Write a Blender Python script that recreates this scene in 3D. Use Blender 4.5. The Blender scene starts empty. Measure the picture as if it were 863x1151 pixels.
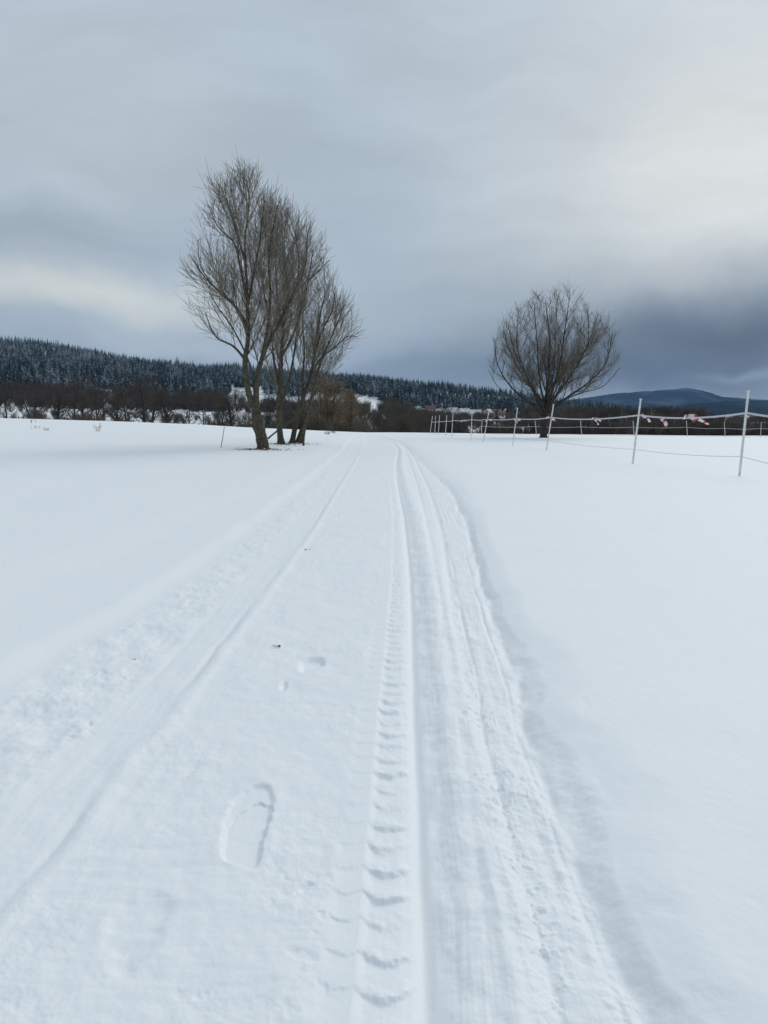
import bpy, math, random
import numpy as np
from math import radians as R
random.seed(7)
S = bpy.context.scene
COL = S.collection
# ------------------------------------------------------------------ camera
CAM_H = 1.3; PITCH = R(6.81); F = 850.0; CX, CY = 431.5, 575.5
cam_d = bpy.data.cameras.new('camera'); cam = bpy.data.objects.new('camera', cam_d); COL.objects.link(cam)
cam_d.sensor_fit = 'VERTICAL'; cam_d.sensor_height = 36; cam_d.lens = F/1151*36
cam_d.clip_start = 0.05; cam_d.clip_end = 60000
cam.location = (0, 0, CAM_H); cam.rotation_euler = (math.pi/2-PITCH, 0, 0)
S.camera = cam
# ------------------------------------------------------------------ render and exposure
S.view_settings.view_transform = 'Standard'; S.view_settings.look = 'None'
S.view_settings.exposure = 0.15; S.view_settings.gamma = 1
S.cycles.use_denoising = True
S.cycles.max_bounces = 5; S.cycles.volume_bounces = 1; S.cycles.diffuse_bounces = 3
S.cycles.sample_clamp_indirect = 5
S.cycles.transparent_max_bounces = 4

def node(nt, typ, **kw):
    n = nt.nodes.new(typ)
    for k, v in kw.items():
        if k == 'ins':
            for i, x in v.items():
                if hasattr(x, 'is_output'): nt.links.new(x, n.inputs[i])
                else: n.inputs[i].default_value = x
        else: setattr(n, k, v)
    return n
def mth(nt, op, a, b=None, c=None, clamp=False):
    n = nt.nodes.new('ShaderNodeMath'); n.operation = op; n.use_clamp = clamp
    for i, x in enumerate((a, b, c)):
        if x is None: continue
        if hasattr(x, 'is_output'): nt.links.new(x, n.inputs[i])
        else: n.inputs[i].default_value = x
    return n.outputs[0]
def mixc(nt, fac, a, b, mode='MIX'):
    n = nt.nodes.new('ShaderNodeMix'); n.data_type = 'RGBA'; n.blend_type = mode
    for i, x in ((0, fac), (6, a), (7, b)):
        if hasattr(x, 'is_output'): nt.links.new(x, n.inputs[i])
        else: n.inputs[i].default_value = x if i == 0 else tuple(x)+(1,)*(4-len(x))
    return n.outputs[2]
def lin(r, g, b): return tuple(((c/255+0.055)/1.055)**2.4 if c > 10 else c/255/12.92 for c in (r, g, b))
# ------------------------------------------------------------------ sky (overcast with brighter breaks)
SUN_AZ, SUN_EL = R(38), R(38)          # azimuth measured from +Y towards +X
W = bpy.data.worlds.new('World'); S.world = W; W.use_nodes = True
nt = W.node_tree; nt.nodes.clear()
sky = node(nt, 'ShaderNodeTexSky', sky_type='NISHITA', sun_disc=False)
sky.sun_elevation = SUN_EL; sky.sun_rotation = SUN_AZ; sky.air_density = 1.2; sky.dust_density = 3
tc = node(nt, 'ShaderNodeTexCoord')
nz = node(nt, 'ShaderNodeTexNoise', ins={'Vector': tc.outputs['Generated'], 'Scale': 3.2, 'Detail': 5.0, 'Roughness': 0.52})
sub = node(nt, 'ShaderNodeVectorMath', operation='SUBTRACT', ins={0: nz.outputs['Color'], 1: (0.5, 0.5, 0.5)})
scl = node(nt, 'ShaderNodeVectorMath', operation='SCALE', ins={0: sub.outputs[0], 'Scale': 0.17})
add = node(nt, 'ShaderNodeVectorMath', operation='ADD', ins={0: tc.outputs['Generated'], 1: scl.outputs[0]})
sp = node(nt, 'ShaderNodeSeparateXYZ', ins={0: add.outputs[0]})
az = mth(nt, 'ARCTAN2', sp.outputs[0], sp.outputs[1])
zz = mth(nt, 'MINIMUM', mth(nt, 'MAXIMUM', sp.outputs[2], -1.0), 1.0)
el = mth(nt, 'ARCSINE', zz)
def px_azel(px, py):
    x = px-CX; y = -(py-CY)
    c, s = math.cos(PITCH), math.sin(PITCH)
    d = (x, F*c+y*s, -F*s+y*c)
    return math.atan2(d[0], d[1]), math.atan2(d[2], math.hypot(d[0], d[1]))
base_lo = lin(158, 174, 190); base_hi = lin(178, 192, 205)
mr = node(nt, 'ShaderNodeMapRange', ins={'Value': el, 'From Min': 0.0, 'From Max': 0.6}); mr.interpolation_type = 'SMOOTHSTEP'
colr = mixc(nt, mr.outputs[0], base_lo, base_hi)
def blob(colr, px, py, sx, sy, rgb, amt):
    a0, e0 = px_azel(px, py)
    da = mth(nt, 'DIVIDE', mth(nt, 'SUBTRACT', az, a0), sx/F)
    de = mth(nt, 'DIVIDE', mth(nt, 'SUBTRACT', el, e0), sy/F)
    q = mth(nt, 'ADD', mth(nt, 'MULTIPLY', da, da), mth(nt, 'MULTIPLY', de, de))
    w = mth(nt, 'MULTIPLY', mth(nt, 'EXPONENT', mth(nt, 'MULTIPLY', q, -1.0)), amt)
    return mixc(nt, w, colr, lin(*rgb))
BLOBS = [
    (830, 190, 230, 150, (216, 220, 221), .92),
    (640, 285, 150, 40, (194, 204, 209), .5),
    (330, 170, 170, 130, (166, 182, 197), .6),
    (440, 60, 140, 110, (176, 190, 202), .4),
    (90, 150, 190, 90, (188, 198, 206), .5),
    (60, 262, 210, 26, (158, 171, 184), .75),
    (480, 330, 130, 60, (160, 175, 188), .5),
    (110, 338, 170, 26, (206, 212, 211), .9),
    (40, 372, 160, 10, (164, 180, 200), .5),
    (240, 392, 120, 12, (186, 199, 212), .6),
    (560, 415, 230, 30, (126, 143, 162), .85),
    (790, 382, 230, 52, (98, 116, 136), .85),
    (850, 400, 120, 30, (70, 88, 110), .9),
    (740, 432, 190, 26, (80, 99, 120), .92),
    (856, 434, 48, 5, (136, 152, 172), .8),
]
for b in BLOBS: colr = blob(colr, *b)
# streaky cloud structure, stretched along the horizon
mp = node(nt, 'ShaderNodeMapping', ins={'Vector': add.outputs[0], 'Scale': (1.4, 1.4, 6.5)})
n2 = node(nt, 'ShaderNodeTexNoise', ins={'Vector': mp.outputs[0], 'Scale': 2.3, 'Detail': 8.0, 'Roughness': 0.55})
mr2 = node(nt, 'ShaderNodeMapRange', ins={'Value': n2.outputs[0], 'From Min': 0.3, 'From Max': 0.7, 'To Min': 0.92, 'To Max': 1.09})
colr = mixc(nt, 1.0, colr, mr2.outputs[0], 'MULTIPLY')
SKY_K = 0.1
colr = mixc(nt, 1.0, colr, (1.0, .985, .96), 'MULTIPLY')
sc10 = node(nt, 'ShaderNodeVectorMath', operation='SCALE', ins={0: colr, 'Scale': 1.0/SKY_K*1.0})
mixn = mixc(nt, 0.97, sky.outputs[0], sc10.outputs[0])
bg = node(nt, 'ShaderNodeBackground', ins={'Color': mixn, 'Strength': SKY_K})
wo = node(nt, 'ShaderNodeOutputWorld', ins={'Surface': bg.outputs[0]})
# ------------------------------------------------------------------ veiled sun
sd = bpy.data.lights.new('sun', 'SUN'); sd.energy = 1.22; sd.angle = R(42); sd.color = (1.0, 0.965, 0.90)
so = bpy.data.objects.new('sun', sd); COL.objects.link(so)
so.rotation_euler = (math.pi/2-SUN_EL, 0, math.pi-SUN_AZ)

# ------------------------------------------------------------------ numeric helpers
def perlin(x, y, seed=0):
    rs = np.random.RandomState(seed); n = 256
    ang = rs.rand(n, n)*2*np.pi; gx = np.cos(ang); gy = np.sin(ang)
    xi = np.floor(x).astype(np.int64); yi = np.floor(y).astype(np.int64)
    fx = x-xi; fy = y-yi
    u = fx*fx*fx*(fx*(fx*6-15)+10); v = fy*fy*fy*(fy*(fy*6-15)+10)
    def g(a, b):
        i = (xi+a) & 255; j = (yi+b) & 255
        return gx[i, j]*(fx-a)+gy[i, j]*(fy-b)
    return ((g(0, 0)*(1-u)+g(1, 0)*u)*(1-v)+(g(0, 1)*(1-u)+g(1, 1)*u)*v)*1.4
def fbm(x, y, s, octv=4, seed=0, gain=0.5):
    o = np.zeros_like(x); a = 1.0; f = 1.0/s
    for k in range(octv):
        o += a*perlin(x*f+17.3*k, y*f-9.1*k, seed+k); a *= gain; f *= 2.03
    return o
def sstep(a, b, t):
    t = np.clip((t-a)/(b-a), 0, 1); return t*t*(3-2*t)
def px_ray(px, py):
    x = (px-CX)/F; y = -(py-CY)/F
    c, s = math.cos(PITCH), math.sin(PITCH)
    dx, dy, dz = x, c+y*s, -s+y*c
    return dx/dy, dz/dy                      # slopes per metre of depth (Y)
def at(px, py, Y):
    a, b = px_ray(px, py); return np.array([a*Y, Y, CAM_H+b*Y])
def gp(px, py, z=0.0):                       # pixel -> point on level z near the camera
    a, b = px_ray(px, py); Y = (z-CAM_H)/b; return (a*Y, Y)

# px outline curves, converted once to slopes against azimuth
def curve(pts):
    rr = [px_ray(x, y) for x, y in pts]
    return np.array([r[0] for r in rr]), np.array([r[1] for r in rr])
RIDGE = curve([(-900, 372), (-400, 366), (0, 387), (50, 392), (110, 402), (153, 408), (220, 414), (271, 418), (394, 427), (440, 431),
               (485, 436), (525, 442), (549, 446), (600, 452), (640, 459), (700, 465), (790, 469), (863, 470), (1500, 471), (2200, 471)])
EDGE_X = np.array([-60, -46, -22, -14, -8, -2, 4, 20, 46, 80.]); EDGE_Z = np.array([2.3, 1.72, .98, .56, .27, .03, 0, -.18, -.39, -.6])

def big_z(X, Y):
    """large shape of the land: field, gully beyond its edge, slope up to the forested ridge"""
    Yp = np.maximum(np.maximum(Y, np.abs(X)*0.9), 1e-3)
    u = np.where(Y > np.abs(X)*0.9, X/Yp, np.sign(X)*1.11)
    front = np.where(Y < 0, 0.35, 1.0)
    ed = np.interp(X*90/np.maximum(Yp, 25), EDGE_X, EDGE_Z)
    z = ed*sstep(14, 88, Yp)
    z = z - sstep(91, 112, Yp)*2.6 + sstep(150, 250, Yp)*1.6
    e = np.interp(u, RIDGE[0], RIDGE[1])
    s = np.interp(Yp, [0, 190, 300, 450, 700, 1100, 1e6], [0, 0, .14, .36, .66, 1, 1])
    s2_ = np.interp(Yp, [0, 190, 300, 450, 700, 1100, 1e6], [0, 0, -.05, .0, .30, 1, 1])
    wv = sstep(px_ray(440, 470)[0], px_ray(500, 470)[0], u)
    s = s*(1-wv)+s2_*wv
    ridge = (CAM_H+Yp*e*s)*sstep(190, 330, Yp)*front
    ridge = np.where(Yp > 1100, (CAM_H+1100*e)*(1-sstep(1100, 2100, Yp))*front, ridge)
    z = z*(1-sstep(190, 330, Yp))+ridge
    z = z + sstep(260, 700, Yp)*fbm(X, Y, 170., 3, 5)*5
    return z

# --- track lines (near ground), as X(Y)
def line(pts, z=0.0):
    g = [gp(x, y, z) for x, y in pts]; g.sort(key=lambda t: t[1])
    return np.array([t[1] for t in g]), np.array([t[0] for t in g])
L_RUT = line([(474, 1151), (472, 1050), (466, 900), (462, 760), (461, 680), (459, 640), (453, 580), (447, 550), (444, 525), (447, 505), (440, 497), (418, 491)])
L_G2 = line([(627, 1151), (603, 1035), (579, 958), (546, 844), (524, 740), (507, 660), (497, 600), (482, 550), (466, 516), (458, 504), (446, 496), (422, 491)])
L_G15 = line([(560, 1151), (540, 1000), (524, 860), (508, 760), (497, 690), (484, 610), (470, 550), (458, 512), (452, 503), (442, 496), (420, 491)])
L_G3 = line([(735, 1151), (690, 1060), (656, 987), (627, 915), (594, 815), (565, 724), (545, 660), (525, 591), (506, 552), (471, 518), (454, 503), (448, 497), (425, 491)])
L_B3 = line([(835, 1151), (785, 1095), (728, 1000), (704, 925), (656, 839), (608, 757), (575, 690), (553, 645), (534, 585), (512, 545), (480, 515), (460, 502), (452, 496), (428, 491)], 0.06)
L_1 = line([(-190, 1200), (-90, 1110), (0, 1017), (51, 962), (137, 845), (168, 821), (266, 700), (345, 600), (380, 545), (400, 515), (408, 497), (404, 491)])
L_2 = line([(-400, 1300), (-260, 1180), (0, 943), (117, 821), (231, 700), (320, 600), (365, 545), (390, 515), (401, 497), (400, 491)])
L_B1 = line([(-900, 1300), (-420, 1010), (-200, 880), (0, 780), (39, 759), (78, 731), (139, 698), (240, 630), (300, 583), (350, 540), (383, 512), (396, 497), (397, 491)])
L_B2 = line([(-900, 1050), (-500, 860), (0, 679), (83, 642), (185, 603), (278, 563), (340, 528), (376, 508), (390, 497), (394, 491)], 0.06)
def lx(L, Y): return np.interp(Y, L[0], L[1])
def poly_sd(X, Y, poly):
    P = np.array(poly); n = len(P); d = np.full(X.shape, 1e9); inside = np.zeros(X.shape, bool)
    for i in range(n):
        a = P[i]; b = P[(i+1) % n]; e = b-a
        wx = X-a[0]; wy = Y-a[1]
        t = np.clip((wx*e[0]+wy*e[1])/(e@e), 0, 1)
        d = np.minimum(d, np.hypot(wx-e[0]*t, wy-e[1]*t))
        c = ((a[1] > Y) != (b[1] > Y)) & (X < (b[0]-a[0])*(Y-a[1])/(b[1]-a[1]+1e-12)+a[0])
        inside ^= c
    return np.where(inside, -d, d)
def smooth_poly(pts, it=2):
    P = [np.array(p, float) for p in pts]
    for _ in range(it):
        Q = []
        for i in range(len(P)):
            a, b = P[i], P[(i+1) % len(P)]; Q += [a*.75+b*.25, a*.25+b*.75]
        P = Q
    return P
def z1(px, py, ox, oy, s): return (ox+px*s, oy+py*s)
BOOT = smooth_poly([gp(*z1(x, y, 200, 700, .3917)) for x, y in [(232, 462), (272, 470), (280, 520), (262, 580), (246, 640), (244, 670), (222, 706), (180, 700), (128, 692), (118, 660), (124, 600), (130, 560), (150, 515), (185, 480)]])
BOOT_TOE = [gp(*z1(x, y, 200, 700, .3917)) for x, y in [(120, 560), (128, 612), (150, 575), (175, 540), (205, 522), (235, 508), (258, 520), (272, 540), (300, 540), (300, 430), (120, 430)]]
BOOT2 = smooth_poly([gp(*z1(x, y, 0, 700, .3917)) for x, y in [(300, 880), (340, 820), (400, 775), (450, 765), (505, 790), (500, 850), (470, 920), (420, 960), (380, 1010), (330, 1010), (290, 960)]])
PRINT3 = smooth_poly([gp(*z1(x, y, 200, 700, .3917)) for x, y in [(345, 120), (350, 105), (385, 95), (420, 98), (425, 118), (395, 132), (352, 146)]])
PRINT4 = smooth_poly([gp(*z1(x, y, 200, 700, .3917)) for x, y in [(285, 180), (300, 165), (320, 170), (312, 190), (290, 193)]])
PRINT5 = smooth_poly([gp(*z1(x, y, 200, 700, .3917)) for x, y in [(300, 940), (330, 970), (400, 985), (405, 955), (350, 925)]])

def near_z(X, Y):
    """tracks, banks, boot prints, crumbs on the first hundred metres"""
    far = 1-sstep(70, 90, Y)
    z = np.zeros_like(X)
    dist = np.sqrt(X*X+Y*Y)
    wob = 1/(1+Y*0.05)
    fine = 1-sstep(14, 30, Y)
    r, g15, g2, g3, b3 = [lx(L, Y) for L in (L_RUT, L_G15, L_G2, L_G3, L_B3)]
    l1, l2, b1, b2 = [lx(L, Y) for L in (L_1, L_2, L_B1, L_B2)]
    wn = fbm(X*0+3.3, Y, 1.4, 3, 21)
    b3 = b3+wn*0.09+fbm(X*0+8.3, Y, .35, 2, 24)*0.03; g3 = g3+wn*0.035
    b3 = np.maximum(b3, g3+0.09)
    b1 = b1+fbm(X*0+1.3, Y, 1.1, 3, 31)*0.07; b2 = b2+fbm(X*0+5.1, Y, 2.4, 3, 41)*0.16
    l1 = l1+fbm(X*0+2.1, Y, .5, 2, 51)*0.010; l2 = l2+fbm(X*0+2.7, Y, .7, 2, 52)*0.02
    r = r + fbm(X*0+.7, Y, .6, 2, 53)*0.006
    # right bank and untouched field
    lump0 = fbm(X, Y, .22, 4, 63, .55)
    bq = (X-g3)/(b3-g3)+.10*lump0
    z += (0.028*sstep(0, 1.0, bq)+0.040*sstep(-.1, 2.6, bq))*far
    # left banks
    z += 0.032*sstep(0, 1, (b1-X)/0.26)*far + 0.035*sstep(0, 1, (b2-X)/0.8)*far
    on = (X < g3) & (X > b1)
    lump = fbm(X, Y, .30, 4, 61, .55); lump2 = fbm(X, Y, .10, 4, 71, .6); soft = fbm(X, Y, 1.3, 3, 81)
    crumb = np.clip(fbm(X, Y, .045, 3, 91, .6), 0.10, 1)-0.10
    pit = np.clip(-fbm(X, Y, .09, 3, 95, .6)-0.28, 0, 1)
    m_left = sstep(0, .12, l2-X)*sstep(-.03, .15, X-b1)
    m_mid = sstep(0, .08, X-l1)*sstep(0, .08, r-.2-X)
    m_r1 = sstep(0.03, .08, X-r)*sstep(0, .06, g3-X)
    m_g2 = np.exp(-((X-g2)/.055)**2)
    tq = (X-g2)/np.maximum(g3-g2, .05)                      # streaks dragged along the direction of travel
    streak = fbm((X-g2)/.035, Y/.9, 1., 3, 97)*sstep(0, .10, X-r)*sstep(-.02, .05, g3-X)
    streak2 = fbm((X-l2)/.05, Y/1.1, 1., 3, 98)*sstep(-.1, .1, X-b1)*sstep(-.05, .1, l1+.35-X)
    z += (.0016*streak*(.6+.8*np.clip(soft+.3, 0, 1))+.0014*streak2)*(fine*.8+.2)
    ls = sstep(.0, .7, fbm(X, Y, .55, 3, 62)+.15)
    z += .7*m_left*(0.013*lump+0.0035*lump2*(.4+.6*ls)+0.012*crumb*ls*sstep(.1, .6, lump)-0.014*pit*ls+.010*lump0)*(fine+.3)
    z += m_mid*(0.0060*lump+0.0024*lump2*ls+.0011*lump2-0.014*pit*ls*sstep(0, .5, soft)+0.006*soft)
    z += m_r1*(0.0065*lump+0.0014*lump2+0.006*crumb*ls*sstep(.1, .5, lump)+.004*lump0)*(fine+.35)
    # wheel rut and the lug pattern left of it
    d = X-r
    z -= 0.022*np.exp(-((d-.005)/.028)**2)*far*(1-.3*sstep(8, 20, Y))
    z -= 0.014*np.exp(-((d-.052)/.06)**2)*far
    z += 0.026*np.exp(-((d-.20)/.11)**2)*far*(1+.35*soft)
    q = (d+.085)/.062
    col = sstep(1.25, .75, np.abs(q))*(1-sstep(13, 22, Y))
    ph = (Y-1.545)/.1225 - 0.30*np.clip(np.abs(q),0,1.2)**2.2 + 0.10*fbm(X*0, Y, .5, 2, 111) + .14*lump2
    s = ph-np.floor(ph); k = np.floor(ph)
    amp = 0.95+.25*np.sin(k*2.3)+.15*np.sin(k*5.1)+.55*fbm(X, Y, .07, 3, 113)
    saw = sstep(0, .20, s)*(1-sstep(.10, 1.02, s))*(1-.35*np.clip(q*q, 0, 1))
    z += col*(-0.010+0.0098*amp*saw)
    q2 = (d+.195)/.045
    col2 = sstep(1.3, .6, np.abs(q2))*(1-sstep(8, 14, Y))*(.55+.45*sstep(-.3, .4, soft))
    ph2 = ph+.15-.2*q2*q2; s2 = ph2-np.floor(ph2)
    z += col2*(-0.004+0.0040*sstep(0, .15, s2)*(1-sstep(.1, 1.0, s2)))
    # faint cross marks of older tread over the middle
    z += m_mid*0.0016*fbm(X*.18, Y, .05, 2, 121)*sstep(-.2, .4, soft)
    # right hand grooves
    z -= 0.010*np.exp(-((X-g15)/.03)**2)*far
    z -= (0.013+.010*lump)*np.exp(-((X-g2)/.035)**2)*far
    z += m_g2*(0.013*crumb+0.003*lump2)*fine*sstep(-.2, .6, soft)
    z -= 0.011*np.exp(-((X-g3)/.026)**2)*far*np.clip(.7+1.0*lump, 0, 2)
    z += np.exp(-((X-g3+.03)/.05)**2)*(.004*crumb+.003*lump2)*fine
    for o, w, a in ((-.085, .012, .006), (.055, .010, .005), (-.15, .02, .005)):
        z -= a*np.exp(-((X-(g2+(g3-g2)*.5)-o)/w)**2)*fine*(.6+.8*soft)
    bankm = sstep(0, .25, (X-g3)/(b3-g3))*sstep(1.15, .6, (X-g3)/(b3-g3))
    z += bankm*(0.006*lump+.0015*lump2)*(fine+.25)
    # sled runner grooves left
    z -= 0.008*np.exp(-((X-l1)/.024)**2)*far*np.clip(.75+1.1*soft, 0, 1.3)
    z -= 0.0045*sstep(0, .06, X-l2)*sstep(0, .06, l1-X)*far
    z += (0.004*lump0+.0016*lump2*ls)*sstep(-.02, .05, X-l2)*sstep(-.1, .02, l1-X)*fine
    z -= 0.006*np.exp(-((X-l2)/.03)**2)*far*np.clip(.7+1.1*soft, 0, 1.3)
    z += 0.010*np.exp(-((X-l1-.06)/.04)**2)*far
    # boot prints
    near = (Y > 1.2) & (Y < 5.2) & (X > -2.5) & (X < 1)
    if near.any():
        x = X[near]; y = Y[near]; zz = z[near]
        jit = .006*fbm(x, y, .06, 3, 131, .5)
        sdd = poly_sd(x, y, BOOT)+jit; toe = poly_sd(x, y, BOOT_TOE)+jit*1.5
        dep = sstep(.004, -.018, sdd); tm = sstep(.006, -.006, toe)
        zz = zz*(1-dep*.7)-dep*(0.0145-0.006*tm*(1-sstep(0, .25, -toe*1.0)*.0))
        crack = np.exp(-(toe/.004)**2)*(sdd < 0)
        zz -= .006*crack*sstep(-.6, .3, fbm(x, y, .06, 2, 133))
        zz += .0012*np.exp(-((sdd-.012)/.014)**2)
        s2 = poly_sd(x, y, BOOT2)+.03*fbm(x, y, .12, 3, 141); zz -= .009*sstep(.025, -.05, s2)
        s3 = poly_sd(x, y, PRINT3)+jit; zz -= .024*sstep(.006, -.03, s3)
        s4 = poly_sd(x, y, PRINT4)+jit; zz -= .015*sstep(.004, -.02, s4)
        s5 = poly_sd(x, y, PRINT5)+jit*2; zz -= .004*sstep(.004, -.02, s5)
        z[near] = zz
    # soft wind drift on the untouched snow
    off = 1-sstep(0, .2, X-b2)*sstep(0, .2, b3-X)
    z += off*(0.012*fbm(X, Y, 2.6, 3, 151)+0.0015*lump)*far
    dimple = np.clip(-fbm(X, Y, .16, 2, 161)-.62, 0, 1)
    z -= off*dimple*.006*fine
    return z*sstep(-2.0, 0.6, Y)
def ground_z(X, Y):
    X = np.asarray(X, float); Y = np.asarray(Y, float)
    z = big_z(X, Y)
    m = (Y > -2) & (Y < 92) & (np.abs(X) < 90)
    if m.any():
        z = np.array(z); z[m] += near_z(X[m], Y[m])
    z = z+0.10*fbm(X, Y, 23., 3, 171)*sstep(20, 60, np.hypot(X, Y))*0.8
    # small mound under the willow clump
    z = z+0.22*np.exp(-(((X+5.0)/3.0)**2+((Y-41)/5.0)**2))
    return z
def gz(x, y): return float(ground_z(np.array([x]), np.array([y]))[0])
def hit(px, py, y0=4, y1=400):
    a, b = px_ray(px, py); Y = np.concatenate([np.arange(y0, 120, .1), np.arange(120, y1, .5)]) if y1 > 120 else np.arange(y0, y1, .1)
    zz = ground_z(a*Y, Y); ok = np.where(CAM_H+b*Y <= zz)[0]
    k = ok[0] if len(ok) else len(Y)-1
    return np.array([a*Y[k], Y[k], zz[k]])

# ------------------------------------------------------------------ mesh helpers
def mesh_np(name, V, faces_list, mats, mat_idx=None, smooth=False):
    """faces_list: list of int arrays (n,k)"""
    me = bpy.data.meshes.new(name)
    V = np.asarray(V, np.float32)
    me.vertices.add(len(V)); me.vertices.foreach_set('co', V.ravel())
    nl = sum(f.size for f in faces_list); nf = sum(len(f) for f in faces_list)
    me.loops.add(nl); me.polygons.add(nf)
    me.loops.foreach_set('vertex_index', np.concatenate([f.ravel() for f in faces_list]).astype(np.int32))
    tot = np.concatenate([np.full(len(f), f.shape[1]) for f in faces_list]).astype(np.int32)
    st = np.concatenate([[0], np.cumsum(tot)[:-1]]).astype(np.int32)
    me.polygons.foreach_set('loop_start', st)
    try: me.polygons.foreach_set('loop_total', tot)
    except Exception: pass
    for m in mats: me.materials.append(m)
    if mat_idx is not None: me.polygons.foreach_set('material_index', np.asarray(mat_idx, np.int32))
    me.polygons.foreach_set('use_smooth', np.full(nf, smooth, bool))
    me.update(calc_edges=True)
    return me
def ob(name, me, parent=None, loc=None):
    o = bpy.data.objects.new(name, me); COL.objects.link(o)
    if parent is not None: o.parent = parent
    if loc is not None: o.location = loc
    return o
def tag(o, label=None, cat=None, group=None, kind=None):
    if label: o['label'] = label
    if cat: o['category'] = cat
    if group: o['group'] = group
    if kind: o['kind'] = kind
    return o
def empty(name, loc, rz=0):
    o = bpy.data.objects.new(name, None); COL.objects.link(o); o.location = loc; o.rotation_euler = (0, 0, rz)
    o.empty_display_size = .2; return o
def tubes(polys, sides):
    """polys: list of (pts (n,3), radii (n)); returns V, [quads, caps]"""
    byn = {}
    for p, r in polys: byn.setdefault(len(p), []).append((p, r))
    Vs, Fs, off = [], [], 0
    for n, L in byn.items():
        P = np.array([p for p, _ in L], float); Rr = np.array([r for _, r in L], float)
        T = np.empty_like(P); T[:, 1:-1] = P[:, 2:]-P[:, :-2] if n > 2 else 0; T[:, 0] = P[:, 1]-P[:, 0]; T[:, -1] = P[:, -1]-P[:, -2]
        T /= np.linalg.norm(T, axis=2, keepdims=True)+1e-9
        mean = P[:, -1]-P[:, 0]; mean /= np.linalg.norm(mean, axis=1, keepdims=True)+1e-9
        ref = np.where(np.abs(mean[:, 2:3]) < .75, np.array([[0, 0, 1.]]), np.array([[1., 0, 0]]))[:, None, :]
        A = np.cross(T, np.broadcast_to(ref, T.shape)); A /= np.linalg.norm(A, axis=2, keepdims=True)+1e-9
        B = np.cross(T, A)
        th = np.arange(sides)*2*np.pi/sides
        ring = A[:, :, None, :]*np.cos(th)[None, None, :, None]+B[:, :, None, :]*np.sin(th)[None, None, :, None]
        V = P[:, :, None, :]+ring*Rr[:, :, None, None]
        m = len(L); V = V.reshape(-1, 3)
        i = np.arange(m)[:, None, None]*n*sides; j = np.arange(n-1)[None, :, None]*sides; k = np.arange(sides)[None, None, :]; k2 = (k+1) % sides
        Fq = np.stack([i+j+k, i+j+k2, i+j+sides+k2, i+j+sides+k], -1).reshape(-1, 4)
        Fs.append(Fq+off); Vs.append(V); off += len(V)
    return np.concatenate(Vs), np.concatenate(Fs)
class Geo:
    """collects faces with material indices"""
    def __init__(s): s.V = []; s.F = {}; s.n = 0
    def add(s, V, F, mi=0):
        V = np.asarray(V, float); F = np.asarray(F)
        s.V.append(V); s.F.setdefault((F.shape[1], mi), []).append(F+s.n); s.n += len(V); return s
    def box(s, lo, hi, mi=0):
        (a, b, c), (d, e, f) = lo, hi
        V = [(a, b, c), (d, b, c), (d, e, c), (a, e, c), (a, b, f), (d, b, f), (d, e, f), (a, e, f)]
        return s.add(V, [(0, 3, 2, 1), (4, 5, 6, 7), (0, 1, 5, 4), (1, 2, 6, 5), (2, 3, 7, 6), (3, 0, 4, 7)], mi)
    def tube(s, pts, rad, sides=8, mi=0, cap=True):
        V, Fq = tubes([(np.array(pts, float), np.array(rad, float))], sides); s.add(V, Fq, mi)
        if cap:
            n = len(V)
            for ring in (list(range(sides))[::-1], list(range(n-sides, n))):
                c = V[ring].mean(0); VV = np.vstack([V[ring], c]); s.add(VV, [(i, (i+1) % sides, sides) for i in range(sides)], mi)
        return s
    def mesh(s, name, mats, smooth=False):
        fl, mi = [], []
        for (k, m), L in s.F.items():
            f = np.concatenate(L); fl.append(f); mi.append(np.full(len(f), m))
        return mesh_np(name, np.concatenate(s.V), fl, mats, np.concatenate(mi), smooth)

# ------------------------------------------------------------------ materials
def mat(name):
    m = bpy.data.materials.new(name); m.use_nodes = True
    b = m.node_tree.nodes['Principled BSDF']; return m, m.node_tree, b
def simple(name, c1, c2=None, rough=.8, scale=20, detail=4, bump=0.0, coord='Object', spec=.3):
    m, t, b = mat(name); b.inputs['Roughness'].default_value = rough; b.inputs['Specular IOR Level'].default_value = spec
    c2 = c2 or tuple(c*.7 for c in c1)
    tcn = node(t, 'ShaderNodeTexCoord')
    n = node(t, 'ShaderNodeTexNoise', ins={'Vector': tcn.outputs[coord], 'Scale': scale, 'Detail': float(detail)})
    mrn = node(t, 'ShaderNodeMapRange', ins={'Value': n.outputs[0], 'From Min': .35, 'From Max': .65})
    t.links.new(mixc(t, mrn.outputs[0], c1, c2), b.inputs['Base Color'])
    if bump:
        bn = node(t, 'ShaderNodeBump', ins={'Height': n.outputs[0], 'Strength': bump, 'Distance': .02}); t.links.new(bn.outputs[0], b.inputs['Normal'])
    return m
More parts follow.
